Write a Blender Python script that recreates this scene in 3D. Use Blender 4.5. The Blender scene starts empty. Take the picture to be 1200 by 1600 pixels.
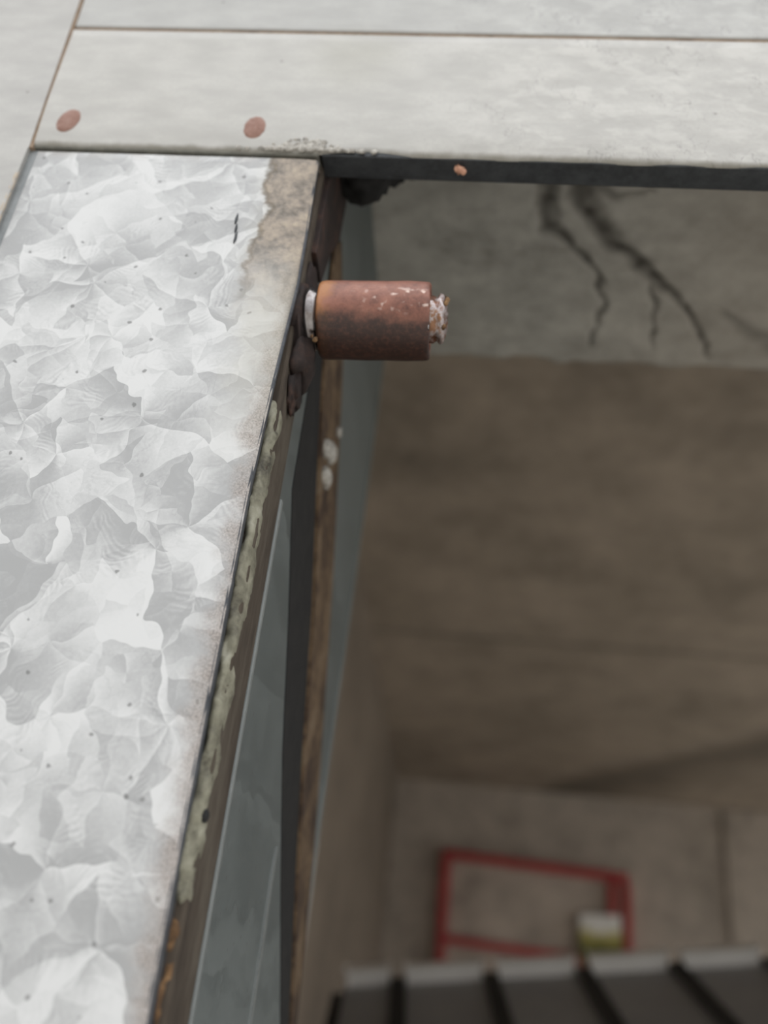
import bpy, bmesh, math, random
from mathutils import Matrix, Vector, noise
random.seed(7)
S = bpy.context.scene
COL = S.collection

# ------------------------------------------------------------------ camera
CAM = (0.0, -0.25, 1.65)
cam = bpy.data.cameras.new('camera')
cam.sensor_fit = 'VERTICAL'
cam.sensor_height = 36.0
cam.lens = 1390.0 / 1600.0 * 36.0
cam.clip_start = 0.02
cam.dof.use_dof = True
cam.dof.focus_distance = 0.300
cam.dof.aperture_fstop = 5.6
cam_o = bpy.data.objects.new('camera', cam)
R = Matrix(((0.9939, -0.0656, 0.0886), (0.0480, -0.4655, -0.8838), (0.0992, 0.8826, -0.4595)))
cam_o.matrix_world = Matrix.Translation(CAM) @ R.to_quaternion().to_matrix().to_4x4()
COL.objects.link(cam_o)
S.camera = cam_o

# ------------------------------------------------------------------ overcast sky (brighter overhead, as overcast skies are)
w = bpy.data.worlds.new('overcast_sky')
S.world = w
w.use_nodes = True
wt = w.node_tree
wt.nodes.clear()
wo = wt.nodes.new('ShaderNodeOutputWorld')
wb = wt.nodes.new('ShaderNodeBackground')
wc = wt.nodes.new('ShaderNodeTexCoord')
ws = wt.nodes.new('ShaderNodeSeparateXYZ')
wm = wt.nodes.new('ShaderNodeMath'); wm.operation = 'MULTIPLY_ADD'; wm.use_clamp = False
wm.inputs[1].default_value = 2.0 / 3.0; wm.inputs[2].default_value = 1.0 / 3.0
wx = wt.nodes.new('ShaderNodeMath'); wx.operation = 'MAXIMUM'; wx.inputs[1].default_value = 1.0 / 3.0
wk = wt.nodes.new('ShaderNodeMath'); wk.operation = 'MULTIPLY'; wk.inputs[1].default_value = 2.1
wb.inputs[0].default_value = (0.97, 0.98, 1.0, 1)
wt.links.new(wc.outputs['Generated'], ws.inputs[0])
wt.links.new(ws.outputs[2], wm.inputs[0])
wt.links.new(wm.outputs[0], wx.inputs[0])
wt.links.new(wx.outputs[0], wk.inputs[0])
wt.links.new(wk.outputs[0], wb.inputs[1])
wt.links.new(wb.outputs[0], wo.inputs[0])

S.view_settings.view_transform = 'Standard'
S.view_settings.look = 'None'
S.view_settings.gamma = 1.0
S.view_settings.use_curve_mapping = False
S.view_settings.exposure = 0.62

# ------------------------------------------------------------------ node helpers
class N:
    """small wrapper to write node maths as expressions"""
    def __init__(self, name, mul=0.66):
        self.mul = mul          # overall reflectance of the weathered metal
        self.m = bpy.data.materials.new(name)
        self.m.use_nodes = True
        self.t = self.m.node_tree
        self.b = self.t.nodes['Principled BSDF']
        self.pos = self.t.nodes.new('ShaderNodeNewGeometry').outputs['Position']
    def link(self, v, sock):
        if isinstance(v, bpy.types.NodeSocket): self.t.links.new(v, sock)
        elif isinstance(v, (tuple, list)) and len(v) == 3 and sock.type == 'RGBA': sock.default_value = (*v, 1)
        else: sock.default_value = v
    def math(self, op, a, b=0.0, c=None, clamp=False):
        n = self.t.nodes.new('ShaderNodeMath'); n.operation = op; n.use_clamp = clamp
        self.link(a, n.inputs[0]); self.link(b, n.inputs[1])
        if c is not None: self.link(c, n.inputs[2])
        return n.outputs[0]
    def vmath(self, op, a, b=(0, 0, 0)):
        n = self.t.nodes.new('ShaderNodeVectorMath'); n.operation = op
        self.link(a, n.inputs[0])
        if op == 'SCALE': self.link(b, n.inputs['Scale'])
        else: self.link(b, n.inputs[1])
        return n.outputs['Value'] if op in ('LENGTH', 'DOT_PRODUCT', 'DISTANCE') else n.outputs[0]
    def sep(self, v):
        n = self.t.nodes.new('ShaderNodeSeparateXYZ'); self.link(v, n.inputs[0]); return n.outputs
    def comb(self, x, y, z):
        n = self.t.nodes.new('ShaderNodeCombineXYZ')
        for i, q in enumerate((x, y, z)): self.link(q, n.inputs[i])
        return n.outputs[0]
    def noise(self, v, scale, detail=4.0, rough=0.55, color=False, dist=0.0):
        n = self.t.nodes.new('ShaderNodeTexNoise')
        self.link(v, n.inputs['Vector']); n.inputs['Scale'].default_value = scale
        n.inputs['Detail'].default_value = detail; n.inputs['Roughness'].default_value = rough
        n.inputs['Distortion'].default_value = dist
        return n.outputs['Color' if color else 0]
    def vor(self, v, scale, rnd=1.0):
        n = self.t.nodes.new('ShaderNodeTexVoronoi'); self.link(v, n.inputs['Vector'])
        n.inputs['Scale'].default_value = scale; n.inputs['Randomness'].default_value = rnd
        return n.outputs['Distance'], n.outputs['Color'], n.outputs['Position']
    def white(self, v):
        n = self.t.nodes.new('ShaderNodeTexWhiteNoise'); n.noise_dimensions = '3D'
        self.link(v, n.inputs['Vector']); return n.outputs['Value']
    def step(self, v, lo, hi, a=0.0, b=1.0):
        n = self.t.nodes.new('ShaderNodeMapRange'); n.interpolation_type = 'SMOOTHSTEP'
        self.link(v, n.inputs[0])
        for i, q in enumerate((lo, hi, a, b)): n.inputs[i + 1].default_value = q
        return n.outputs[0]
    def mix(self, f, a, b, mode='MIX'):
        n = self.t.nodes.new('ShaderNodeMix'); n.data_type = 'RGBA'; n.blend_type = mode
        self.link(f, n.inputs[0]); self.link(a, n.inputs[6]); self.link(b, n.inputs[7])
        return n.outputs[2]
    def ramp(self, f, stops):
        n = self.t.nodes.new('ShaderNodeValToRGB'); self.link(f, n.inputs[0])
        e = n.color_ramp.elements
        while len(e) < len(stops): e.new(0.5)
        for el, (p, c) in zip(e, stops):
            el.position = p; el.color = (*c, 1)
        return n.outputs[0]
    def bump(self, h, strength=0.3, dist=0.001):
        n = self.t.nodes.new('ShaderNodeBump'); self.link(h, n.inputs['Height'])
        n.inputs['Strength'].default_value = strength; n.inputs['Distance'].default_value = dist
        self.t.links.new(n.outputs[0], self.b.inputs['Normal'])
    def attr(self, name):
        n = self.t.nodes.new('ShaderNodeAttribute'); n.attribute_name = name; return n.outputs['Fac']
    def out(self, col=None, rough=None, metal=None, spec=None):
        if col is not None:
            if self.mul != 1: col = self.mix(1.0, col, (self.mul,) * 3, 'MULTIPLY')
            self.link(col, self.b.inputs['Base Color'])
        if rough is not None: self.link(rough, self.b.inputs['Roughness'])
        if metal is not None: self.link(metal, self.b.inputs['Metallic'])
        if spec is not None: self.link(spec, self.b.inputs['Specular IOR Level'])
        return self.m

def spangle(n, P, scale, seedoff, k=5.0):
    """zinc crystal pattern: grains split into creased, feathered facets; returns 0..1"""
    v = n.vmath('ADD', P, (seedoff, 0.0, seedoff * 0.7))
    d = n.vmath('SUBTRACT', n.noise(v, 26, 3.2, 0.55, True), (0.5, 0.5, 0.5))
    v = n.vmath('ADD', v, n.vmath('SCALE', d, 0.034))
    v = n.vmath('MULTIPLY', v, (1.0, 0.0, 1.0))
    # grains a little longer along one diagonal
    q = n.sep(v)
    v = n.comb(n.math('ADD', q[0], n.math('MULTIPLY', q[2], 0.35)), 0.0, n.math('SUBTRACT', q[2], n.math('MULTIPLY', q[0], 0.35)))
    dist, col, cen = n.vor(v, scale)
    rel = n.sep(n.vmath('SUBTRACT', v, cen))
    cs = n.sep(col)
    ang = n.math('ARCTAN2', rel[2], rel[0])
    sec = n.math('ADD', n.math('MULTIPLY', ang, k / 6.28318), n.math('MULTIPLY', cs[0], k))
    si = n.math('FLOOR', sec)
    fr = n.math('SUBTRACT', sec, si)
    key = n.comb(si, n.math('MULTIPLY', cs[1], 37.0), n.math('MULTIPLY', cs[2], 19.0))
    val = n.white(key)
    saw = n.math('POWER', fr, 1.6)
    # feather ribs inside some facets
    a2 = n.math('MULTIPLY', val, 6.28)
    s = n.math('ADD', n.math('MULTIPLY', rel[0], n.math('COSINE', a2)), n.math('MULTIPLY', rel[2], n.math('SINE', a2)))
    s = n.math('ADD', s, n.math('MULTIPLY', n.noise(v, 240, 2), 0.0012))
    rib = n.math('SINE', n.math('MULTIPLY', s, 3000.0))
    ribm = n.math('MULTIPLY', n.step(n.noise(v, 60, 2), 0.53, 0.66), n.step(dist, 0.15, 0.35))
    g = n.math('ADD', n.math('MULTIPLY', val, 0.40), n.math('MULTIPLY', saw, 0.34))
    g = n.math('ADD', g, n.math('MULTIPLY', n.math('MULTIPLY', rib, ribm), 0.10))
    g = n.math('ADD', g, n.math('MULTIPLY', n.math('SUBTRACT', dist, 0.4), 0.20))
    return n.math('ADD', g, n.math('MULTIPLY', n.noise(P, 24, 4, 0.6), 0.36)), v

def mat_galv(name, dark, light, scale=42, seed=0.0, rust_edge=None):
    n = N(name)
    P = n.pos
    g, v = spangle(n, P, scale, seed)
    g2, _ = spangle(n, P, scale * 2.1, seed + 3.3, 4.0)
    g = n.math('ADD', n.math('MULTIPLY', g, 0.66), n.math('MULTIPLY', g2, 0.34))
    fine = n.noise(P, 900, 3, 0.6)
    g = n.math('ADD', g, n.math('MULTIPLY', n.math('SUBTRACT', fine, 0.5), 0.16))
    crs = n.step(n.math('ABSOLUTE', n.math('SUBTRACT', n.noise(n.vmath('ADD', P, (4, 0, 2)), 26, 5, 0.62, False, 1.0), 0.5)), 0.016, 0.002)
    g = n.math('SUBTRACT', g, n.math('MULTIPLY', n.math('MULTIPLY', crs, n.step(g2, 0.35, 0.6)), 0.05))
    f = n.step(g, 0.26, 0.80)
    col = n.mix(f, dark, light)
    # dark pits
    pd, pc, _ = n.vor(n.vmath('ADD', P, n.vmath('SCALE', n.noise(P, 400, 2, 0.5, True), 0.002)), 210)
    pit = n.math('MULTIPLY', n.step(pd, 0.20, 0.10), n.math('GREATER_THAN', n.sep(pc)[0], 0.82))
    col = n.mix(n.math('MULTIPLY', pit, 0.62), col, (0.12, 0.12, 0.115))
    rough = n.step(g, 0.2, 0.8, 0.50, 0.62)
    metal = 0.22
    if rust_edge:
        xe, zt = rust_edge
        xyz = n.sep(P)
        e = n.math('SUBTRACT', xe, xyz[0])                       # distance in from the edge
        nz = n.noise(P, 75, 4, 0.6)
        e2 = n.math('SUBTRACT', e, n.math('MULTIPLY', n.math('SUBTRACT', nz, 0.5), 0.020))
        band = n.step(e2, 0.0105, 0.001)
        spk = n.noise(P, 1500, 2, 0.7)
        bc = n.mix(n.step(spk, 0.35, 0.65), (0.21, 0.175, 0.15), (0.50, 0.44, 0.40))
        col = n.mix(n.math('MULTIPLY', band, 0.75), col, bc)
        yel = n.math('MULTIPLY', n.step(e2, 0.026, 0.010), n.step(xyz[2], zt - 0.16, zt - 0.08))
        col = n.mix(n.math('MULTIPLY', yel, 0.45), col, (0.55, 0.53, 0.45))
        # thick brown grime below the top corner
        wob = n.math('MULTIPLY', n.math('SUBTRACT', n.noise(P, 60, 4, 0.6), 0.5), 0.022)
        hz = n.step(xyz[2], zt - 0.088, zt - 0.040)
        lim = n.math('ADD', n.math('MULTIPLY', n.step(xyz[2], zt - 0.068, zt - 0.034), -0.0035), 0.0205)
        ge = n.math('ADD', e, wob)
        gr = n.math('MULTIPLY', n.step(n.math('SUBTRACT', ge, lim), 0.003, -0.001), hz)
        gn = n.math('ADD', n.math('MULTIPLY', n.noise(P, 95, 4, 0.65), 0.65), n.math('MULTIPLY', n.noise(P, 420, 3, 0.6), 0.35))
        gc = n.ramp(gn, [(0.34, (0.12, 0.105, 0.09)), (0.45, (0.27, 0.235, 0.20)), (0.55, (0.42, 0.355, 0.29)), (0.66, (0.55, 0.47, 0.36))])
        rim = n.math('MULTIPLY', n.step(n.math('ABSOLUTE', n.math('SUBTRACT', ge, lim)), 0.0022, 0.0004), hz)
        col = n.mix(n.math('MULTIPLY', gr, 0.92), col, gc)
        col = n.mix(n.math('MULTIPLY', rim, 0.55), col, (0.17, 0.14, 0.10))
        topd = n.math('MULTIPLY', n.step(xyz[2], zt - 0.006, zt + 0.001), n.step(n.noise(P, 120, 3), 0.35, 0.6))
        col = n.mix(n.math('MULTIPLY', topd, 0.5), col, (0.30, 0.26, 0.21))
        allr = n.math('MAXIMUM', gr, band)
        rough = n.math('MAXIMUM', rough, n.math('MULTIPLY', allr, 0.9))
        metal = n.math('MULTIPLY', n.math('SUBTRACT', 1.0, allr), 0.22)
        h = n.math('ADD', n.math('MULTIPLY', n.math('MULTIPLY', gr, gn), 1.6), n.math('MULTIPLY', g, 0.12))
        n.bump(h, 0.55, 0.0012)
    else:
        n.bump(n.math('ADD', g, n.noise(P, 90, 3)), 0.10, 0.0008)
    return n.out(col, rough, metal, 0.4)

def mat_pale(name, base, rough_right=False, seed=0.0):
    """weathered pale zinc/paint of the frame panels"""
    n = N(name); P = n.vmath('ADD', n.pos, (seed, seed, 0))
    xyz = n.sep(n.pos)
    st = n.vmath('MULTIPLY', P, (1.0, 1.0, 2.6))
    a = n.noise(st, 34, 5, 0.6)
    b = n.noise(P, 700, 3, 0.6)
    col = n.mix(n.step(a, 0.3, 0.7), tuple(c * 0.86 for c in base), tuple(min(1, c * 1.08) for c in base))
    col = n.mix(n.step(b, 0.2, 0.8), n.mix(0.5, col, tuple(c * 0.85 for c in base)), col)
    pd, pc, _ = n.vor(P, 120)
    pit = n.math('MULTIPLY', n.step(pd, 0.13, 0.06), n.math('GREATER_THAN', n.sep(pc)[0], 0.86))
    col = n.mix(n.math('MULTIPLY', pit, 0.6), col, (0.2, 0.19, 0.17))
    h = n.math('MULTIPLY', a, 0.3)
    if rough_right:
        m = n.step(xyz[0], -0.055, 0.03)
        g, _ = spangle(n, P, 85, 1.7)
        wv = n.noise(n.vmath('MULTIPLY', P, (1.0, 1, 1.6)), 62, 5, 0.6, False, 0.15)
        col = n.mix(n.math('MULTIPLY', m, n.step(wv, 0.47, 0.62, 0.0, 0.42)), col, tuple(min(1, c * 1.24) for c in base))
        crk = n.math('MULTIPLY', m, n.step(n.math('ABSOLUTE', n.math('SUBTRACT', n.noise(n.vmath('MULTIPLY', P, (2.0, 1, 1)), 75, 3, 0.6, False, 0.3), 0.5)), 0.012, 0.002))
        col = n.mix(n.math('MULTIPLY', n.math('MULTIPLY', crk, n.step(n.noise(P, 45, 2), 0.5, 0.6)), 0.6), col, tuple(c * 0.55 for c in base))
        h = n.math('ADD', h, n.math('MULTIPLY', n.math('MULTIPLY', wv, m), 1.2))
        # grime creeping up from the bottom edge
        gl = n.math('ADD', n.math('SUBTRACT', xyz[2], 1.9417), n.math('MULTIPLY', n.math('SUBTRACT', n.noise(P, 110, 4), 0.5), 0.006))
        gd = n.step(gl, 0.0040, 0.0)
        col = n.mix(n.math('MULTIPLY', gd, 0.7), col, (0.20, 0.185, 0.14))
        # olive stain left of the middle
        stn = n.step(n.vmath('DISTANCE', n.vmath('MULTIPLY', n.pos, (0.9, 0, 1)), (-0.060 * 0.9, 0, 2.002)), 0.030, 0.004)
        col = n.mix(n.math('MULTIPLY', n.math('MULTIPLY', stn, n.noise(P, 60, 3)), 0.75), col, (0.42, 0.41, 0.35))
    n.bump(h, 0.35, 0.0012)
    return n.out(col, 0.55, 0.12, 0.4)

def mat_rust(name, stops, scale=160, rough=0.8, metal=0.0, bump=0.5, stretch=(1, 1, 1), spec=0.35, bd=0.001, mul=0.66):
    n = N(name, mul); P = n.vmath('MULTIPLY', n.pos, stretch)
    a = n.noise(P, scale, 5, 0.65)
    b = n.noise(P, scale * 5, 3, 0.6)
    f = n.math('ADD', n.math('MULTIPLY', a, 0.75), n.math('MULTIPLY', b, 0.25))
    n.bump(f, bump, bd)
    return n.out(n.ramp(f, stops), rough, metal, spec)

# ------------------------------------------------------------------ mesh helpers
def empty(name, loc, label=None, cat=None, group=None, kind=None):
    o = bpy.data.objects.new(name, None); COL.objects.link(o)
    o.location = loc; o.empty_display_size = 0.02
    tag(o, label, cat, group, kind)
    return o
def tag(o, label=None, cat=None, group=None, kind=None):
    if label: o['label'] = label
    if cat: o['category'] = cat
    if group: o['group'] = group
    if kind: o['kind'] = kind
    return o
def build(name, bm, mat, parent=None, smooth=False, loc=None):
    """link a bmesh given in world coordinates as one object; its origin goes to loc or to its parent's"""
    off = Vector(parent_origin(parent)) if parent else Vector(loc or (0, 0, 0))
    bmesh.ops.recalc_face_normals(bm, faces=bm.faces)
    bmesh.ops.translate(bm, verts=bm.verts, vec=-off)
    me = bpy.data.meshes.new(name); bm.to_mesh(me); bm.free()
    for m in (mat if isinstance(mat, list) else [mat]): me.materials.append(m)
    if smooth:
        for p in me.polygons: p.use_smooth = True
    o = bpy.data.objects.new(name, me); COL.objects.link(o)
    if parent: o.parent = parent
    elif loc: o.location = loc
    return o
def parent_origin(p):
    v = Vector((0, 0, 0))
    while p is not None:
        v += p.location; p = p.parent
    return v
def boxbm(x0, x1, y0, y1, z0, z1, bev=0.0, seg=2, bm=None):
    b = bmesh.new()
    r = bmesh.ops.create_cube(b, size=1.0)
    for v in b.verts:
        v.co = Vector((x0 + (v.co.x + .5) * (x1 - x0), y0 + (v.co.y + .5) * (y1 - y0), z0 + (v.co.z + .5) * (z1 - z0)))
    if bev: bmesh.ops.bevel(b, geom=b.edges[:], offset=bev, segments=seg, profile=0.5, affect='EDGES')
    if bm is None: return b
    merge(bm, b); return bm
def merge(dst, src):
    m = {v: dst.verts.new(v.co) for v in src.verts}
    for f in src.faces:
        try: dst.faces.new([m[v] for v in f.verts])
        except ValueError: pass
    src.free()
def box(name, x0, x1, y0, y1, z0, z1, mat, parent=None, bev=0.0, **k):
    return build(name, boxbm(x0, x1, y0, y1, z0, z1, bev), mat, parent, **k)
def prism_yz(poly, x0, x1, bev=0.0):
    """closed outline in (y, z), extruded along x"""
    b = bmesh.new()
    lo = [b.verts.new((x0, y, z)) for y, z in poly]; hi = [b.verts.new((x1, y, z)) for y, z in poly]
    b.faces.new(lo); b.faces.new(hi[::-1])
    k = len(poly)
    for i in range(k): b.faces.new((lo[i], lo[(i + 1) % k], hi[(i + 1) % k], hi[i]))
    if bev: bmesh.ops.bevel(b, geom=b.edges[:], offset=bev, segments=2, profile=0.5, affect='EDGES')
    return b
def prism_xz(pts, y0, y1, bev=0.0):
    b = bmesh.new()
    lo = [b.verts.new((x, y0, z)) for x, z in pts]; hi = [b.verts.new((x, y1, z)) for x, z in pts]
    b.faces.new(lo); b.faces.new(hi[::-1]); k = len(pts)
    for i in range(k): b.faces.new((lo[i], lo[(i + 1) % k], hi[(i + 1) % k], hi[i]))
    if bev: bmesh.ops.bevel(b, geom=b.edges[:], offset=bev, segments=2, profile=0.5, affect='EDGES')
    return b
def lathe_x(prof, cy, cz, seg=64, wob=0.0, cap0=True, cap1=True, bm=None):
    """profile of (x, radius) turned round an axis along x"""
    b = bm or bmesh.new(); rings = []
    for x, r in prof:
        ring = []
        for i in range(seg):
            a = 2 * math.pi * i / seg
            q = r
            if wob: q *= 1 + wob * noise.noise(Vector((x * 220, math.cos(a) * 2.2, math.sin(a) * 2.2)))
            dx = wob * 0.012 * noise.noise(Vector((5 + x * 90, math.cos(a) * 3, math.sin(a) * 3))) if wob else 0
            ring.append(b.verts.new((x + dx, cy + q * math.cos(a), cz + q * math.sin(a))))
        rings.append(ring)
    for p, q in zip(rings, rings[1:]):
        for i in range(seg): b.faces.new((p[i], p[(i + 1) % seg], q[(i + 1) % seg], q[i]))
    if cap0: b.faces.new(rings[0])
    if cap1: b.faces.new(rings[-1][::-1])
    return b
def lump(c, r, amp=0.35, freq=2.0, sub=3, seed=0, bm=None):
    """an irregular nugget; r = radii"""
    b = bmesh.new(); bmesh.ops.create_icosphere(b, subdivisions=sub, radius=1.0)
    for v in b.verts:
        k = 1 + amp * noise.fractal(v.co * freq + Vector((seed * 7.1, seed * 3.3, 0)), 1.0, 2.0, 4)
        v.co = Vector((c[0] + v.co.x * r[0] * k, c[1] + v.co.y * r[1] * k, c[2] + v.co.z * r[2] * k))
    if bm is None: return b
    merge(bm, b); return bm
def bead(path, ry, rx, amp, seg=14, n=160, seed=0):
    """lumpy caulk bead: path of (x, y, z); oval section"""
    b = bmesh.new(); rings = []
    cum = [0]
    for p, q in zip(path, path[1:]): cum.append(cum[-1] + (Vector(q) - Vector(p)).length)
    for k in range(n + 1):
        t = cum[-1] * k / n
        i = max(j for j in range(len(path) - 1) if cum[j] <= t + 1e-9)
        u = (t - cum[i]) / (cum[i + 1] - cum[i])
        c = Vector(path[i]).lerp(Vector(path[i + 1]), u)
        end = min(1.0, min(k, n - k) / 4.0 + 0.05)
        ring = []
        for s in range(seg):
            a = 2 * math.pi * s / seg
            q = (1 + amp * noise.fractal(Vector((c.z * 120 + seed, math.cos(a) * 1.3, math.sin(a) * 1.3)), 1.0, 2.0, 4)) * math.sqrt(end)
            ring.append(b.verts.new((c.x + rx * q * math.cos(a), c.y + ry * q * math.sin(a), c.z)))
        rings.append(ring)
    for p, q in zip(rings, rings[1:]):
        for i in range(seg): b.faces.new((p[i], p[(i + 1) % seg], q[(i + 1) % seg], q[i]))
    b.faces.new(rings[0]); b.faces.new(rings[-1][::-1])
    return b

# ------------------------------------------------------------------ dimensions (metres)
XE = -0.0680          # jamb face = right edge of the galvanised panel
ZH = 1.9417           # underside of the header
ZS = 2.0624           # concrete soffit
YB = 0.288            # inner face of the front wall
XO = 2.45             # far side of the opening
XL, XR, YF, ZC = -0.36, 4.2, 6.517, 2.95     # room

# ------------------------------------------------------------------ materials
M = {}
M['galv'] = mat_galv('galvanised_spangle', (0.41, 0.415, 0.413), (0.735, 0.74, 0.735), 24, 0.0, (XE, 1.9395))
M['pale'] = mat_pale('pale_header', (0.55, 0.538, 0.505), True)
M['pale2'] = mat_pale('pale_frame', (0.52, 0.51, 0.485), False, 2.0)
M['pale3'] = mat_pale('pale_top', (0.50, 0.497, 0.475), True, 5.0)
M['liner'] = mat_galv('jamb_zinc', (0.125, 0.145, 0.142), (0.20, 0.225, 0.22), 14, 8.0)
M['steel_edge'] = mat_rust('worn_steel_edge', [(0.3, (0.06, 0.065, 0.075)), (0.55, (0.125, 0.135, 0.15)), (0.8, (0.22, 0.21, 0.20))], 160, 0.5, 0.3)
M['fold'] = mat_rust('bright_zinc_fold', [(0.3, (0.20, 0.22, 0.215)), (0.7, (0.30, 0.32, 0.31))], 40, 0.5, 0.1, 0.1)
M['dark_rust'] = mat_rust('dark_rust', [(0.32, (0.012, 0.009, 0.009)), (0.5, (0.035, 0.022, 0.019)), (0.70, (0.11, 0.055, 0.038))], 90, 0.8)
M['steel_dark_shaded'] = mat_rust('dark_shaded_steel', [(0.3, (0.035, 0.038, 0.042)), (0.6, (0.075, 0.082, 0.088)), (0.8, (0.13, 0.13, 0.12))], 120, 0.55, 0.3)
M['steel_blue'] = mat_rust('blue_grey_steel', [(0.3, (0.20, 0.215, 0.22)), (0.6, (0.33, 0.35, 0.355)), (0.8, (0.42, 0.43, 0.42))], 60, 0.55, 0.3)
M['scuff'] = mat_rust('tan_scuff', [(0.3, (0.50, 0.42, 0.33)), (0.7, (0.66, 0.57, 0.46))], 120, 0.8)
M['lip'] = mat_rust('olive_lip', [(0.3, (0.10, 0.10, 0.085)), (0.55, (0.21, 0.205, 0.175)), (0.8, (0.34, 0.32, 0.27))], 70, 0.7)
M['near_black'] = mat_rust('matte_black', [(0.3, (0.008, 0.009, 0.010)), (0.7, (0.028, 0.027, 0.026))], 90, 0.85)  # near-black for the jamb gap's painted shade, caulk hole and corner lumps
M['rust_red'] = mat_rust('red_rust', [(0.30, (0.24, 0.13, 0.10)), (0.5, (0.34, 0.195, 0.155)), (0.68, (0.42, 0.29, 0.245))], 220, 0.8)
M['rust_seam'] = mat_rust('seam_rust', [(0.3, (0.14, 0.09, 0.055)), (0.5, (0.30, 0.21, 0.14)), (0.7, (0.40, 0.32, 0.24))], 90, 0.9)
M['rust_strut'] = mat_rust('strut_rust', [(0.30, (0.022, 0.013, 0.010)), (0.44, (0.075, 0.045, 0.027)), (0.56, (0.19, 0.125, 0.07)), (0.72, (0.27, 0.21, 0.145))], 42, 0.8)
M['batten'] = mat_rust('brown_batten', [(0.30, (0.035, 0.025, 0.018)), (0.48, (0.085, 0.066, 0.048)), (0.60, (0.125, 0.105, 0.08)), (0.75, (0.15, 0.085, 0.055))], 60, 0.85, 0, 0.4, (1, 1, 0.3))
M['caulk'] = mat_rust('yellowed_caulk', [(0.30, (0.05, 0.045, 0.035)), (0.42, (0.18, 0.17, 0.125)), (0.54, (0.30, 0.29, 0.215)), (0.72, (0.46, 0.45, 0.37))], 85, 0.7)
M['crust'] = mat_rust('orange_crust', [(0.30, (0.03, 0.02, 0.014)), (0.48, (0.17, 0.095, 0.045)), (0.65, (0.38, 0.23, 0.11))], 150, 0.95)
M['wire'] = mat_rust('copper_flake', [(0.3, (0.45, 0.2, 0.12)), (0.55, (0.75, 0.42, 0.28)), (0.75, (0.85, 0.66, 0.52))], 500, 0.7)

def mat_sleeve():
    n = N('rusted_sleeve'); P = n.pos
    xyz = n.sep(P)
    a = n.noise(P, 130, 5, 0.62); b = n.noise(P, 620, 4, 0.65)
    f = n.math('ADD', n.math('MULTIPLY', a, 0.7), n.math('MULTIPLY', b, 0.3))
    col = n.ramp(f, [(0.32, (0.12, 0.040, 0.025)), (0.46, (0.25, 0.094, 0.060)), (0.58, (0.32, 0.127, 0.082)), (0.75, (0.42, 0.20, 0.135))])
    # orange bloom on the collar end, underside shade painted on the sleeve's lower half
    o = n.step(n.math('ADD', xyz[0], n.math('MULTIPLY', n.math('SUBTRACT', a, 0.5), 0.012)), -0.0525, -0.0575)
    col = n.mix(n.math('MULTIPLY', o, 0.8), col, (0.48, 0.20, 0.06))
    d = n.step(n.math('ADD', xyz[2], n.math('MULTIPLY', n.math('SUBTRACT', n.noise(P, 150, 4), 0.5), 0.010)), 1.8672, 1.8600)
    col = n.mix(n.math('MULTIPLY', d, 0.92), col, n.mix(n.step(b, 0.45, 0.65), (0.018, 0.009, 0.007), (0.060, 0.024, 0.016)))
    w = n.noise(P, 330, 1.5, 0.5)
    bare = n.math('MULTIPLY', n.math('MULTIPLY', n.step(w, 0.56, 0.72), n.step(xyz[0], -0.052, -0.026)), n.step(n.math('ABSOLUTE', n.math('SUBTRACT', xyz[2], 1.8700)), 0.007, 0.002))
    col = n.mix(n.math('MULTIPLY', bare, 0.8), col, (0.80, 0.66, 0.58))  # pale highlight spots painted along the front of the sleeve
    n.bump(f, 0.45, 0.0007)
    return n.out(col, n.math('SUBTRACT', 0.50, n.math('MULTIPLY', bare, 0.22)), n.math('MULTIPLY', bare, 0.6), 0.45)
M['sleeve'] = mat_sleeve()
M['bright_steel'] = mat_rust('bright_steel', [(0.30, (0.10, 0.07, 0.06)), (0.42, (0.20, 0.17, 0.16)), (0.56, (0.42, 0.40, 0.40)), (0.75, (0.62, 0.61, 0.61))], 70, 0.22, 0.95, 0.1)
M['pin_tip'] = mat_rust('scraped_pin', [(0.34, (0.05, 0.028, 0.02)), (0.44, (0.26, 0.11, 0.06)), (0.51, (0.60, 0.55, 0.55)), (0.58, (0.36, 0.19, 0.11))], 110, 0.42, 0.6, 0.2)

def mat_soffit():
    n = N('stained_concrete'); P = n.pos
    st = n.vmath('MULTIPLY', P, (1.0, 1.6, 1.0))
    a = n.noise(st, 16, 5, 0.6); b = n.noise(st, 60, 5, 0.65); c = n.noise(P, 300, 3, 0.6)
    f = n.math('ADD', n.math('ADD', n.math('MULTIPLY', a, 0.5), n.math('MULTIPLY', b, 0.35)), n.math('MULTIPLY', c, 0.15))
    col = n.ramp(f, [(0.30, (0.22, 0.20, 0.17)), (0.44, (0.40, 0.39, 0.355)), (0.56, (0.52, 0.51, 0.465)), (0.72, (0.66, 0.63, 0.57))])
    warm = n.step(n.sep(P)[0], 0.02, 0.20)
    col = n.mix(n.math('MULTIPLY', warm, 0.35), col, (0.50, 0.43, 0.35))
    col = n.mix(n.math('MULTIPLY', n.attr('crack'), 0.93), col, (0.030, 0.024, 0.018))
    n.bump(f, 0.5, 0.004)
    return n.out(col, 0.9, 0, 0.2)
M['soffit'] = mat_soffit()

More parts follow.
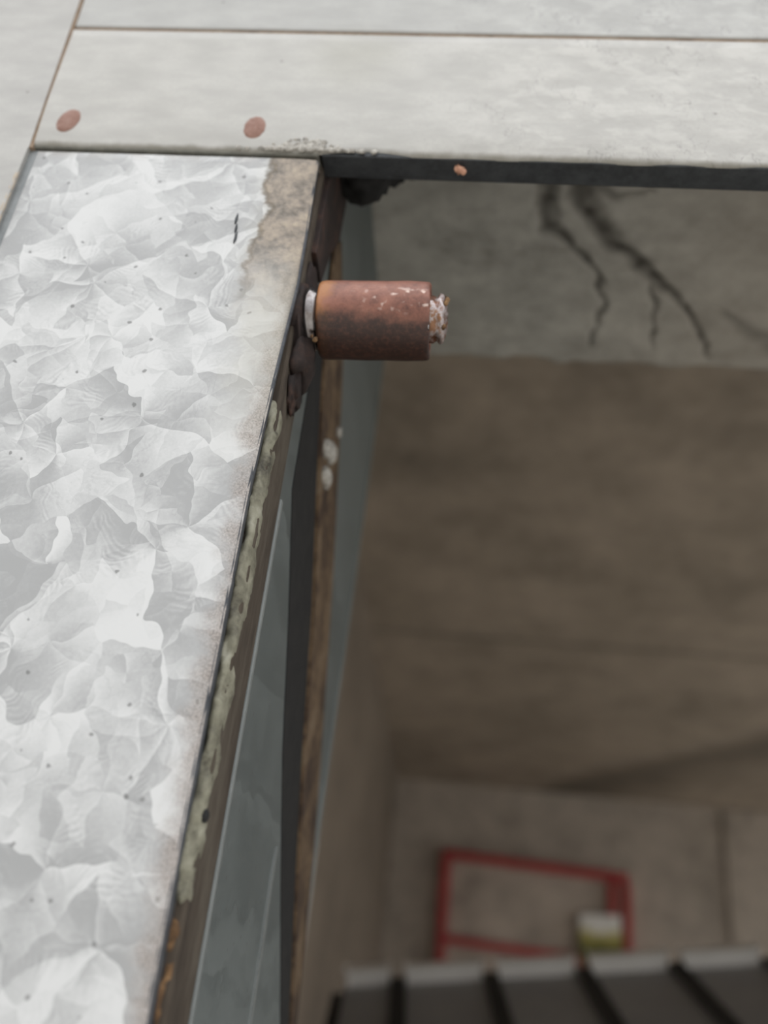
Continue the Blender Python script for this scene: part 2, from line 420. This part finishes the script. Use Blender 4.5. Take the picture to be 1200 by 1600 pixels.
def mat_room(name, c, sc=1.0, dark_band=False):
    n = N(name, 1); P = n.pos
    a = n.noise(P, 1.6 * sc, 5, 0.6); b = n.noise(P, 5.5 * sc, 4, 0.6); d = n.noise(P, 22 * sc, 3, 0.6)
    f = n.math('ADD', n.math('ADD', n.math('MULTIPLY', a, 0.45), n.math('MULTIPLY', b, 0.4)), n.math('MULTIPLY', d, 0.15))
    col = n.ramp(f, [(0.30, tuple(k * 0.55 for k in c)), (0.48, c), (0.70, tuple(min(1, k * 1.45) for k in c))])
    if dark_band:      # long darker band running slantwise over the slabs
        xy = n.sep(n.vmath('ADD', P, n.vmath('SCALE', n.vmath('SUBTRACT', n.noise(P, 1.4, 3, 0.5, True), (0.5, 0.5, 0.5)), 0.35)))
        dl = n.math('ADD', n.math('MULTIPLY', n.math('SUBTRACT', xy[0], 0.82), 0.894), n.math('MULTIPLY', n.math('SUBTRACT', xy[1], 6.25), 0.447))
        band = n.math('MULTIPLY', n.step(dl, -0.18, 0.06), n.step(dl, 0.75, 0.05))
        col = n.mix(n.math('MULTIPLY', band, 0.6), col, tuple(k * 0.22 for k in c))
    n.bump(f, 0.3, 0.02)
    return n.out(col, 0.92, 0, 0.2)
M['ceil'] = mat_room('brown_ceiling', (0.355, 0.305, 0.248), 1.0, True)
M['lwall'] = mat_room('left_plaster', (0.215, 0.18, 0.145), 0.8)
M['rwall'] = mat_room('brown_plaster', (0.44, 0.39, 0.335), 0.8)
M['floor'] = mat_room('floor_concrete', (0.50, 0.46, 0.40))
M['pave'] = mat_room('pale_paving', (0.50, 0.48, 0.44))
M['facade'] = mat_room('facade_render', (0.40, 0.38, 0.35))
M['red'] = mat_rust('red_paint', [(0.3, (0.32, 0.035, 0.035)), (0.6, (0.48, 0.06, 0.06)), (0.8, (0.55, 0.16, 0.14))], 6, 0.4, 0, 0.1, mul=1)
M['board'] = mat_room('board_plaster', (0.48, 0.42, 0.36), 1.3)
M['slat'] = mat_rust('charcoal_sheet', [(0.3, (0.27, 0.27, 0.278)), (0.7, (0.35, 0.345, 0.34))], 8, 0.5, 0.0, 0.1, mul=1)
M['groove'] = mat_rust('black_joint', [(0.3, (0.03, 0.03, 0.03)), (0.7, (0.05, 0.048, 0.045))], 8, 0.8, 0.0, 0.1, mul=1)
M['cap'] = mat_rust('pale_cap', [(0.3, (0.74, 0.72, 0.68)), (0.7, (0.85, 0.83, 0.79))], 8, 0.6, 0.0, 0.1, mul=1)
M['leg'] = mat_rust('leg_steel', [(0.3, (0.08, 0.08, 0.08)), (0.7, (0.13, 0.125, 0.12))], 8, 0.6, 0.2, 0.1, mul=1)
def mat_poster():
    n = N('poster_print', 1); z = n.math('ADD', n.sep(n.pos)[2], n.math('MULTIPLY', n.noise(n.pos, 9, 3), 0.10))
    col = n.ramp(n.step(z, 1.97, 2.24), [(0.0, (0.10, 0.11, 0.02)), (0.30, (0.48, 0.42, 0.10)), (0.48, (0.80, 0.76, 0.55)), (0.62, (0.88, 0.87, 0.83))])
    return n.out(col, 0.5)
M['poster'] = mat_poster()

# ------------------------------------------------------------------ setting
def struct(name, bm, mat, **k):
    return tag(build(name, bm, mat, **k), kind='structure')
struct('floor', boxbm(XL - .2, XR + .2, 0.03, YF + .2, -0.12, 0.0), M['floor'])
struct('pavement', boxbm(-14, 16, -16, 0.03, -0.12, -0.005), M['pave'])
struct('yard', boxbm(XR + .2, 16, 0.03, 14, -0.12, -0.005), M['pave'])  # unseen ground past the side opened for daylight
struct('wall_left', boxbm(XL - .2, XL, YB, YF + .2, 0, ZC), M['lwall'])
struct('wall_back', boxbm(XL, XR + .2, YF, YF + .2, 0, ZC), M['rwall'])
bm = boxbm(XR, XR + .2, YB, 0.6, 0, ZC)          # unseen side opened to let in daylight: posts and a beam only
for y in (3.4, YF - .3): boxbm(XR, XR + .2, y, y + .3, 0, ZC, bm=bm)
boxbm(XR, XR + .2, 0.6, YF, ZC - .12, ZC, bm=bm)
struct('wall_right', bm, M['rwall'])
struct('trim_1', boxbm(1.98, 2.34, YF - .03, YF, 0, ZC, 0.01), M['rwall'])          # pilaster on the far wall
# ceiling slabs with an open joint between them
cl = empty('ceiling', (2, 3.3, ZC), kind='structure')
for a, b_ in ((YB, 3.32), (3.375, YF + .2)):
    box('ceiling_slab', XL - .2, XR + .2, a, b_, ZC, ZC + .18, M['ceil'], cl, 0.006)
box('joint_filler', XL - .2, XR + .2, 3.31, 3.385, ZC + .10, ZC + .17, M['groove'], cl)
struct('roof', boxbm(-2.4, XR + .4, 0.02, YF + .4, ZC + .181, ZC + .26), M['facade'])
# front wall around the opening
bm = boxbm(-2.2, XE - 0.002, 0.045, YB, 0, ZC)
boxbm(XO, XR + .2, 0.03, YB, 0, ZC, bm=bm)
boxbm(-2.2, -0.60, 0.02, 0.045, 0, ZC, bm=bm)
boxbm(XE - 0.002, XO, 0.045, YB - .002, ZS + 0.012, ZC, bm=bm)
boxbm(-2.2, XR + .2, 0.02, YB, ZC, ZC + .18, bm=bm)
struct('wall_front', bm, M['facade'])

# concrete soffit of the lintel: cracked and rough underside with a broken inner arris
CR = [([(0.034, 0.112), (0.038, 0.140), (0.0417, 0.156), (0.052, 0.163), (0.0737, 0.187), (0.083, 0.212), (0.0846, 0.236), (0.080, 0.262)],
       [0.0055, 0.0062, 0.0062, 0.0045, 0.0028, 0.0022, 0.0022, 0.0012]),
      ([(0.050, 0.108), (0.060, 0.135), (0.074, 0.156), (0.0861, 0.167), (0.103, 0.186), (0.1212, 0.202), (0.138, 0.220), (0.147, 0.232), (0.158, 0.252), (0.1675, 0.272)],
       [0.0085, 0.0085, 0.0075, 0.0070, 0.0050, 0.0042, 0.0032, 0.0026, 0.0022, 0.0022]),
      ([(0.112, 0.198), (0.1158, 0.215), (0.122, 0.238), (0.1257, 0.262)], [0.0016, 0.0016, 0.0014, 0.0010]),
      ([(0.062, 0.124), (0.078, 0.128), (0.098, 0.122)], [0.004, 0.003, 0.001]),
      ([(0.165, 0.224), (0.190, 0.245), (0.215, 0.262)], [0.004, 0.007, 0.010])]
def crack(x, y):
    best = 0.0
    wx_ = x + 0.004 * noise.noise(Vector((x * 70, y * 70, 1.0))) + 0.002 * noise.noise(Vector((x * 240, y * 240, 4.0)))
    wy_ = y + 0.004 * noise.noise(Vector((x * 70, y * 70, 9.0)))
    p = Vector((wx_, wy_))
    for k, (pts, rad) in enumerate(CR):
        for i in range(len(pts) - 1):
            a = Vector(pts[i]); d = Vector(pts[i + 1]) - a
            t = max(0, min(1, (p - a).dot(d) / d.length_squared))
            r = rad[i] + (rad[i + 1] - rad[i]) * t
            q = (p - a - d * t).length
            s = max(0.0, min(1.0, 1.25 - q / r)) * (1.0, 1.0, 0.7, 0.6, 0.35)[k]
            if k < 2: s *= 0.80 + 0.35 * noise.noise(Vector((x * 90, y * 90, 3)))
            best = max(best, min(1.0, s))
    return best
bm = bmesh.new(); lay = bm.verts.layers.float.new('crack')
NX, NY = 300, 96
xs = [XE - 0.002 + 0.36 * i / 250 for i in range(251)]
xs += [xs[-1] + (XO - xs[-1]) * (i / 50.0) ** 1.5 for i in range(1, 51)]
grid = []
for x in xs:
    row = []
    edge = YB - 0.002 - 0.006 * (0.5 + noise.fractal(Vector((x * 38, 2.0, 0)), 1.0, 2.0, 4)) + 0.010 * max(0, -x) * 4
    for j in range(NY):
        t = j / (NY - 1); y = 0.045 + (edge - 0.045) * t
        c = crack(x, y) if x < 0.3 else 0.0
        z = ZS + 0.0016 * noise.fractal(Vector((x * 26, y * 26, 0)), 1.0, 2.0, 5) + 0.0035 * c
        v = bm.verts.new((x, y, z)); v[lay] = c; row.append(v)
    for dz in (0.02, 0.06):        # turned up at the broken inner arris
        v = bm.verts.new((x, edge + 0.003 * noise.noise(Vector((x * 60, dz * 50, 3))), ZS + dz)); row.append(v)
    grid.append(row)
for a, b_ in zip(grid, grid[1:]):
    for j in range(len(a) - 1): bm.faces.new((a[j], b_[j], b_[j + 1], a[j + 1]))
so = struct('trim_2', bm, M['soffit'], smooth=True)

# ------------------------------------------------------------------ outer frame panels (sheet metal over a rusty steel frame)
bm = boxbm(-0.60, XE - .004, 0.0085, 0.044, 0.0, 2.6)
boxbm(XE - .004, XO + .1, 0.0135, 0.022, ZH + .050, 2.6, bm=bm)
struct('trim_3', bm, M['rust_seam'])

sd = empty('side_panel', (-0.4, 0.0, 0.0), 'pale weathered metal panel bordering the outer edge of the galvanised strip', 'panel')
build('sheet', prism_xz([(-0.60, 0.02), (-0.1905, 0.02), (-0.1905, 1.939), (-0.1902, 1.9417), (-0.1935, 2.020), (-0.2010, 2.20), (-0.2010, 2.6), (-0.60, 2.6)], 0.0, 0.010, 0.0010), M['pale2'], sd)
bm = bmesh.new()
random.seed(3)
for k in range(9):     # bare tan scuffs along the edge
    z = 1.925 - k * 0.0065 + random.uniform(-.003, .003)
    lump((-0.1912, 0.0006, z), (0.0010, 0.0007, 0.0045), 0.4, 2, 2, k, bm)
box('edge_return', -0.1910, -0.1868, 0.0022, 0.0084, 0.02, 1.9405, M['steel_blue'], sd)
build('rusty_seam', prism_xz([(-0.1906, 1.9405), (-0.1886, 1.9405), (-0.1919, 2.020), (-0.1995, 2.20), (-0.1995, 2.6), (-0.2014, 2.6), (-0.2014, 2.20), (-0.1939, 2.020)], 0.0003, 0.0084), M['rust_seam'], sd)
build('edge_scuff', bm, M['scuff'], sd, True)['label'] = 'tan worn patches along the edge'

tp = empty('top_panel', (0.5, 0.0, 2.0), 'upper pale metal panel above the riveted header, parted from it by a rusty seam', 'panel')
build('sheet', prism_xz([(-0.1918, 2.0200), (XO + .1, 2.0200), (XO + .1, 2.6), (-0.1994, 2.6), (-0.1994, 2.20)], 0.0, 0.010, 0.0010), M['pale3'], tp)

box('rusty_seam', -0.1915, XO + .1, 0.0008, 0.0084, 2.0185, 2.0203, M['rust_seam'], tp)
hd = empty('header_panel', (0.5, 0.0, ZH), 'long pale metal header strip with two rust-red rivets over the dark opening', 'panel')
# face sheet: gently cushioned, lower edge rolled back
bm = bmesh.new()
prof = [(0.010, 2.0187), (0.0016, 2.0188), (0.0004, 2.0180), (0.0002, 2.013), (0.0, 1.990), (-0.0004, 1.972), (-0.0003, 1.955), (0.0001, ZH + .0030), (0.0005, ZH + .0009), (0.0014, ZH + .0004)]
cols = []
nxs = [-0.1890 + 0.42 * i / 140 for i in range(141)] + [0.3, 0.6, 1.2, 1.8, XO + .1]
for x in nxs:
    col = []
    for k, (y, z) in enumerate(prof):
        ww = 0.0007 * noise.noise(Vector((x * 22, z * 30, 0)))
        dz = 0.0
        if k >= 7:
            dz = 0.0006 * noise.noise(Vector((x * 60, 1, 2)))
            if -0.068 < x < -0.030: dz += 0.0022 * math.sin(math.pi * (x + 0.068) / 0.038)   # edge lifted at the corner
        xx = x - (z - ZH) * 0.042 * max(0.0, min(1.0, (-0.165 - x) / 0.022)) + (0.0004 if x < -0.187 else 0)
        col.append(bm.verts.new((xx, y + (ww if 2 < k < 8 else 0), z + dz)))
    cols.append(col)
for a, b_ in zip(cols, cols[1:]):
    for k in range(len(prof) - 1): bm.faces.new((a[k], b_[k], b_[k + 1], a[k + 1]))
build('sheet', bm, M['pale'], hd, True)
box('underside_return', XE + .001, XO, 0.0011, 0.0125, ZH + 0.0002, ZH + 0.0050, M['steel_dark_shaded'], hd, 0.0006)  # shade of the underside is put into this darker steel colour
box('underside_lip', -0.189, XE, 0.0009, 0.0084, ZH - 0.0003, ZH + 0.0040, M['lip'], hd, 0.0006)
for x, z, s, g in ((-0.1774, 1.9567, 0.0050, 0.5), (-0.0964, 1.9556, 0.0053, 0.0)):
    bm = bmesh.new()
    rr = [(0.0, -0.0011), (0.35, -0.00105), (0.7, -0.0008), (0.92, -0.0003), (1.0, 0.0006), (1.0, 0.003)]
    ctr = bm.verts.new((x, -0.0013, z)); prev = None
    for f, y in rr[1:]:
        ring = []
        for i in range(36):
            a = 2 * math.pi * i / 36
            r = s * f * (1 + 0.05 * noise.noise(Vector((math.cos(a) * 1.6 + g * 9, math.sin(a) * 1.6, x * 99))))
            ring.append(bm.verts.new((x + r * math.cos(a) * (1 + .06 * g), y + .0002 * noise.noise(Vector((i, f * 9, x * 50))), z + r * math.sin(a) * (1.35 + .25 * g) + .5 * g * r * math.cos(a))))
        for i in range(36):
            if prev is None: bm.faces.new((ctr, ring[i], ring[(i + 1) % 36]))
            else: bm.faces.new((prev[i], ring[i], ring[(i + 1) % 36], prev[(i + 1) % 36]))
        prev = ring
    build('rivet', bm, M['rust_red'], hd, True)['label'] = 'rust-red flat rivet head'
# weld grit and dirt lumps on the edge over the panel's corner
bm = bmesh.new(); random.seed(11)
for k in range(170):
    u = random.gauss(0, 1)
    x = -0.0735 + 0.0085 * u
    z = ZH + 0.0015 + abs(random.gauss(0, 0.0028)) * math.exp(-u * u * 0.5) + 0.0002
    r = random.uniform(0.0006, 0.0015)
    lump((x, 0.0000, z), (r * 1.2, 0.0010, r), 0.5, 2.0, 1, k, bm)
M['grit'] = mat_rust('weld_grit', [(0.30, (0.14, 0.13, 0.115)), (0.46, (0.44, 0.42, 0.38)), (0.65, (0.70, 0.67, 0.61))], 420, 0.85)
tag(build('weld_grit', bm, M['grit'], hd, True), 'grey grit and weld spatter on the edge', kind='stuff')

# ------------------------------------------------------------------ the galvanised panel
gp = empty('galvanised_panel', (-0.127, 0.004, 0.05), 'tall galvanised strip with feathery zinc spangle and a grimy brown edge along the opening', 'panel')
def xedge(z):
    pts = [(0.0, -0.0695), (1.6, -0.0698), (1.70, -0.0700), (1.786, -0.0700), (1.83, -0.0685), (1.8736, -0.0664), (1.90, -0.0668), (1.9395, -0.0677), (3, -0.0677)]
    for (a, xa), (b_, xb) in zip(pts, pts[1:]):
        if a <= z <= b_:
            return xa + (xb - xa) * (z - a) / (b_ - a)
XGL = -0.1866
bm = bmesh.new(); cols = []
zs = [0.05 + 1.40 * i / 20 for i in range(20)] + [1.45 + 0.4885 * i / 150 for i in range(151)]
secs = [(-1, 0.0075), (-2, 0.0016), (-3, 0.0006), (0.10, 0.0005), (0.07, 0.0005), (0.045, 0.0005), (0.025, 0.0005), (0.012, 0.0005), (0.006, 0.0005), (0.003, 0.0006), (0.0008, 0.0008), (0.0, 0.0014)]
for z in zs:
    xe = xedge(z) + 0.00025 * noise.fractal(Vector((z * 160, 0, 0)), 1.0, 2.0, 3)
    col = []
    for d, y in secs:
        if d == -1: x = XGL
        elif d == -2: x = XGL
        elif d == -3: x = XGL + 0.0010
        else: x = xe - d
        yy = y + (0.0005 * noise.noise(Vector((x * 18, 0, z * 18))) if d > 0.005 else 0)
        # the edge is dinged where the pin passes behind it
        if d >= 0 and d < 0.03: yy += 0.0012 * math.exp(-((z - 1.865) / 0.02) ** 2) * (1 - d / 0.03)
        col.append(bm.verts.new((x, yy, z)))
    cols.append(col)
for a, b_ in zip(cols, cols[1:]):
    for k in range(len(secs) - 1): bm.faces.new((a[k], b_[k], b_[k + 1], a[k + 1]))
top = cols[-1]
tv = [bm.verts.new((v.co.x, 0.0075, v.co.z + 0.0004)) for v in top]
tf = [bm.verts.new((v.co.x, v.co.y + 0.0010, v.co.z + 0.0008)) for v in top]
for k in range(len(secs) - 1):
    bm.faces.new((top[k], tf[k], tf[k + 1], top[k + 1])); bm.faces.new((tf[k], tv[k], tv[k + 1], tf[k + 1]))
build('sheet', bm, M['galv'], gp, True)
# dark steel return behind the rolled edge
bm = bmesh.new(); cols = []
for z in zs:
    xe = xedge(z); k = 0.0004 + 0.0048 * max(0, min(1, (1.84 - z) / 0.20))
    cols.append([bm.verts.new((xe - q, y, z)) for q, y in ((0.0006, 0.0009), (-0.0001, 0.0016), (-0.0002, 0.0022 + k), (0.0012, 0.0026 + k), (0.006, 0.0026 + k))])
for a, b_ in zip(cols, cols[1:]):
    for k in range(4): bm.faces.new((a[k], b_[k], b_[k + 1], a[k + 1]))
build('edge_return', bm, M['steel_edge'], gp, True)
# lifted sliver near the top
bm = bmesh.new()
for x, z, r in ((-0.0953, 1.9045, 0.0030), (-0.0946, 1.8995, 0.0026), (-0.0940, 1.8945, 0.0030)):
    lump((x, 0.0005, z), (0.00055, 0.0005, r), 0.5, 2, 2, z * 100, bm)
build('scratch', bm, M['steel_dark_shaded'], gp, True)
# yellowed caulk bead and the rust crust that follows it
cb = build('caulk_bead', bead([(XE - .0010, 0.0103, z) for z in (1.660, 1.70, 1.74, 1.80, 1.826)], 0.0050, 0.0026, 0.50), M['caulk'], gp, True)
cb['label'] = 'yellowed lumpy caulk bead'
build('caulk_hole', lump((XE + .0014, 0.0084, 1.6845), (0.0012, 0.0016, 0.0022), 0.25, 2, 2, 4), M['near_black'], cb, True)
build('rust_crust', bead([(XE - .0022, 0.0090, z) for z in (1.40, 1.60, 1.659)], 0.0026, 0.0022, 0.9, n=260, seed=4), M['crust'], gp, True)['label'] = 'orange rust crust'

# ------------------------------------------------------------------ jamb
jb = empty('jamb_lining', (XE, 0.16, 0.0), 'grey-green zinc sheet lining the side of the opening beside the rusty strut', 'lining')
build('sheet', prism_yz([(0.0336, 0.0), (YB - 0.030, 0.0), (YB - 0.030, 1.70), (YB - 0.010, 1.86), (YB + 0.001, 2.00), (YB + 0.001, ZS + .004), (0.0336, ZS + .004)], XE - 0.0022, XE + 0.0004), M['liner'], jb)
box('front_edge_fold', XE, XE + 0.0020, 0.0332, 0.0360, 0.0, 1.80, M['fold'], jb, 0.0006)['label'] = 'bright folded front edge'
build('back_edge_fold', prism_yz([(YB - 0.036, 1.0), (YB - 0.030, 1.0), (YB - 0.030, 1.70), (YB - 0.010, 1.86), (YB, 2.00), (YB, ZS), (YB - .007, ZS), (YB - .007, 2.00), (YB - 0.017, 1.86), (YB - 0.036, 1.70)], XE + .0004, XE + 0.0016), M['fold'], jb)
build('bright_strip', prism_yz([(0.128, 1.40), (0.1325, 1.40), (0.1355, 1.69), (0.134, 1.692), (0.131, 1.68)], XE + .0003, XE + 0.0014), M['fold'], jb)['label'] = 'bright narrow strip on the lining'  # narrow lighter strip down the lining

bt = box('door_batten', XE - .004, XE + 0.0012, 0.0075, 0.0335, 0.0, ZH + .05, M['batten'], None, 0.001, loc=(XE, 0.02, 0.0))
tag(bt, 'brown dirty batten standing behind the caulk bead', 'batten')

build('gap_shade', prism_yz([(0.050, 1.905), (0.0530, 1.815), (0.0851, 1.775), (0.118, 1.726), (0.160, 1.680), (0.2134, 1.626), (0.240, 1.598), (0.262, 1.598), (0.2409, 1.6247), (0.205, 1.676), (0.1664, 1.7364), (0.137, 1.795), (0.0904, 1.857), (0.075, 1.905)], XE, XE + 0.0008), M['near_black'], jb)['label'] = 'black slanting strip standing in for the shadowed gap'  # black strip painted in for the shadow between lining and strut

st = empty('diagonal_strut', (XE, 0.2, 1.6), 'rusty flat bar slanting down the jamb behind the pin', 'strut')
build('bar', prism_yz([(0.0904, 1.857), (0.137, 1.795), (0.1664, 1.7364), (0.205, 1.676), (0.2409, 1.6247), (0.255, 1.598), (0.262, 1.598), (0.253, 1.66), (0.235, 1.715), (0.214, 1.760), (0.188, 1.812), (0.165, 1.850), (0.114, 1.922), (0.062, 1.955), (0.050, 1.94), (0.060, 1.905), (0.075, 1.88)], XE + .0008, XE + 0.0024, 0.0004), M['rust_strut'], st)
bm = bmesh.new()
lump((XE + .003, 0.112, 1.868), (0.003, 0.006, 0.006), 0.5, 2, 2, 1, bm); lump((XE + .003, 0.098, 1.862), (0.003, 0.004, 0.005), 0.5, 2, 2, 2, bm); lump((XE + .003, 0.108, 1.852), (0.003, 0.007, 0.004), 0.5, 2, 2, 3, bm); lump((XE + .003, 0.125, 1.888), (0.002, 0.003, 0.003), 0.5, 2, 2, 5, bm)
build('weld_bead', bm, M['grit'], st, True)['label'] = 'pale weld blobs'

# black plate and lumps in the top corner of the opening
bk = empty('corner_chunk', (XE, 0.03, ZH), 'black lumpy plate tucked in the corner under the header', 'chunk')
build('plate', prism_yz([(0.0125, 1.90), (0.030, 1.90), (0.038, 1.925), (0.052, 1.945), (0.056, 2.0), (0.0125, 2.0)], XE + .0006, XE + 0.0035, 0.0006), M['dark_rust'], bk)
bm = bmesh.new()
lump((XE + .012, 0.030, 1.972), (0.015, 0.020, 0.014), 0.3, 1.8, 4, 2, bm)
lump((XE + .024, 0.045, 1.990), (0.014, 0.010, 0.008), 0.35, 2.0, 4, 6, bm)
build('dark_clump', bm, M['near_black'], bk, True)

# ------------------------------------------------------------------ the rusted locking pin
CY, CZ = 0.0170, 1.8706
pn = empty('locking_pin', (-0.045, CY, CZ), 'rusted round pin with a red-brown sleeve sticking out of the panel edge', 'pin')
pn.rotation_euler = (0, -0.04, 0)
rs = 0.0149
build('sleeve', lathe_x([(-0.0592, rs * .80), (-0.0592, rs * .95), (-0.0584, rs * .985), (-0.0570, rs), (-0.050, rs * 1.0), (-0.042, rs * 1.005), (-0.034, rs), (-0.026, rs * 1.005), (-0.0195, rs * 1.0), (-0.0178, rs * .985), (-0.0172, rs * .94), (-0.0173, rs * .80), (-0.0182, rs * .76), (-0.0205, rs * .74), (-0.0205, rs * .3)], CY, CZ, 72, 0.016), M['sleeve'], pn, True)
build('collar', lathe_x([(-0.0655, rs * .74), (-0.0640, rs * .82), (-0.0625, rs * .84), (-0.0605, rs * .76), (-0.0585, rs * .74)], CY, CZ, 64, 0.012), M['bright_steel'], pn, True)['label'] = 'bare shiny steel collar'
build('shank', lathe_x([(-0.105, rs * .90), (-0.068, rs * .95), (-0.0650, rs * .90), (-0.0645, rs * .7)], CY, CZ, 48, 0.05), M['dark_rust'], pn, True)
tipo = build('pin_end', lathe_x([(-0.0210, rs * .60), (-0.0160, rs * .60), (-0.0146, rs * .52), (-0.0135, rs * .62), (-0.0124, rs * .60), (-0.0116, rs * .46), (-0.0110, rs * .30), (-0.0112, rs * .05)], CY - .0012, CZ + .0002, 48, 0.08), M['pin_tip'], pn, True)
tipo['label'] = 'scraped pin end with bare metal and rust'
bm = bmesh.new(); random.seed(5)
for k in range(5):
    a = random.uniform(2.2, 4.0)
    lump((-0.0118 + random.uniform(-.0015, .001), CY + rs * .6 * math.cos(a), CZ + rs * .6 * math.sin(a) * -1), (0.0009, 0.0009, 0.0011), 0.5, 2, 2, k, bm)
build('rust_scale', bm, M['crust'], tipo, True)
bm = bmesh.new()
lump((-0.0606, CY - .007, CZ - rs * .90), (0.0006, 0.0007, 0.0007), 0.5, 2, 2, 2, bm); lump((-0.0594, CY - .006, CZ - rs * .96), (0.0010, 0.0010, 0.0012), 0.5, 2, 2, 5, bm)
build('rust_crumb', bm, M['crust'], pn, True)
build('burr', lump((-0.0176, CY - rs * .62, CZ - rs * .62), (0.0005, 0.0012, 0.0022), 0.4, 2, 2, 6), M['bright_steel'], pn, True)
bm = bmesh.new()
lump((-0.0655, CY + .002, CZ - rs * 1.15), (0.0050, 0.010, 0.011), 0.45, 2, 3, 3, bm)
lump((-0.0665, CY - .001, CZ - rs * .2), (0.0035, 0.011, 0.016), 0.35, 2, 3, 8, bm)
lump((-0.0670, CY + .004, CZ - rs * 2.0), (0.0024, 0.009, 0.010), 0.45, 2, 3, 9, bm)
lump((-0.0665, CY + .004, CZ + rs * 1.3), (0.0030, 0.009, 0.014), 0.45, 2, 3, 11, bm)
build('weld_lump', bm, M['dark_rust'], pn, True)['label'] = 'dark rusty weld around the pin'

# small coppery flake caught under the header edge
fl = bmesh.new()
lump((-0.0105, 0.0050, ZH - 0.0012), (0.0018, 0.0016, 0.0017), 0.55, 2.4, 3, 12, fl); lump((-0.0090, 0.0045, ZH - 0.0030), (0.0012, 0.0012, 0.0013), 0.55, 2.4, 2, 13, fl); lump((-0.0118, 0.0048, ZH - 0.0006), (0.0010, 0.001, 0.0022), 0.5, 2, 2, 14, fl)
tag(build('rust_flake', fl, M['wire'], None, True, loc=(-0.0105, 0.005, ZH)), 'tiny coppery orange flake stuck under the header edge', 'flake')

# ------------------------------------------------------------------ inside the room
rf = empty('red_frame', (0.66, YF, 1.8), 'red-painted metal frame fixed round a plain board on the far wall', 'frame')
def quad_bar(name, pts, y0, y1, mat, parent, bev=0.004):
    b = bmesh.new()
    lo = [b.verts.new((x, y0, z)) for x, z in pts]; hi = [b.verts.new((x, y1, z)) for x, z in pts]
    b.faces.new(lo); b.faces.new(hi[::-1]); k = len(pts)
    for i in range(k): b.faces.new((lo[i], lo[(i + 1) % k], hi[(i + 1) % k], hi[i]))
    bmesh.ops.bevel(b, geom=b.edges[:], offset=bev, segments=2, affect='EDGES')
    return build(name, b, mat, parent)
quad_bar('rail', [(0.01, 2.480), (1.30, 2.435), (1.30, 2.375), (0.01, 2.420)], YF - .09, YF, M['red'], rf)
quad_bar('rail', [(0.07, 1.935), (1.17, 1.890), (1.17, 1.835), (0.07, 1.880)], YF - .09, YF, M['red'], rf)
quad_bar('stile', [(0.01, 2.419), (0.075, 2.419), (0.075, 1.40), (0.01, 1.40)], YF - .09, YF, M['red'], rf)
quad_bar('stile', [(1.165, 2.374), (1.215, 2.374), (1.215, 1.40), (1.165, 1.40)], YF - .09, YF, M['red'], rf)
quad_bar('stile', [(1.265, 2.374), (1.315, 2.374), (1.315, 1.40), (1.265, 1.40)], YF - .09, YF, M['red'], rf)
quad_bar('rail', [(0.01, 1.40), (1.315, 1.40), (1.315, 1.35), (0.01, 1.35)], YF - .09, YF, M['red'], rf)
quad_bar('board', [(0.07, 2.43), (1.17, 2.39), (1.17, 1.39), (0.07, 1.39)], YF - .03, YF, M['board'], rf)
quad_bar('board', [(1.21, 2.38), (1.27, 2.38), (1.27, 1.39), (1.21, 1.39)], YF - .03, YF, M['board'], rf)
tag(quad_bar('poster', [(0.965, 2.145), (1.235, 2.165), (1.250, 1.85), (0.965, 1.85)], YF - .105, YF - .09, M['poster'], None, 0.002), 'small white and yellow notice hung on the red frame', 'notice')

# ribbed charcoal cover on a trestle
rc = empty('ribbed_cover', (0.4, 1.4, 0.0), 'charcoal ribbed metal cover with pale capped ends, sloping up away from the door', 'cover')
A = Vector((-0.1907, 1.653, 1.6530)); B = Vector((0.7904, 1.6756, 1.7986)); Dn = Vector((0.0509, -0.9531, -0.2984))
U = (B - A).normalized(); W = U.cross(Dn).normalized()
if W.z < 0: W = -W
L = (B - A).length; LEN = 0.62
def obb(name, u0, u1, d0, d1, w0, w1, mat, parent, bev=0.003):
    b = bmesh.new(); bmesh.ops.create_cube(b, size=1.0)
    for v in b.verts:
        v.co = A + U * (u0 + (v.co.x + .5) * (u1 - u0)) + Dn * (d0 + (v.co.y + .5) * (d1 - d0)) + W * (w0 + (v.co.z + .5) * (w1 - w0))
    bmesh.ops.bevel(b, geom=b.edges[:], offset=bev, segments=2, affect='EDGES')
    return build(name, b, mat, parent)
pitch = 0.1745
obb('backing', 0.0, L, 0.004, LEN, -0.064, -0.045, M['groove'], rc)
edges = [0.012] + [0.124 + pitch * k for k in range(6)]
for a, b_ in zip(edges, edges[1:]):
    g = 0.016
    obb('slat', a + g, b_ - g, 0.018, LEN, -0.046, -0.030, M['slat'], rc, 0.004)
    obb('end_cap', a + g, b_ - g, 0.0, 0.020, -0.046, 0.0, M['cap'], rc, 0.004)
    obb('rib', b_ - g * .75, b_ + g * .75, 0.006, LEN, -0.046, -0.022, M['groove'], rc, 0.003)
for u, d in ((0.03, 0.04), (L - .06, 0.04), (0.03, LEN - .06), (L - .06, LEN - .06)):
    p = A + U * u + Dn * d + W * -0.05
    box('leg', p.x - .02, p.x + .02, p.y - .02, p.y + .02, 0.0, p.z, M['leg'], rc, 0.002)
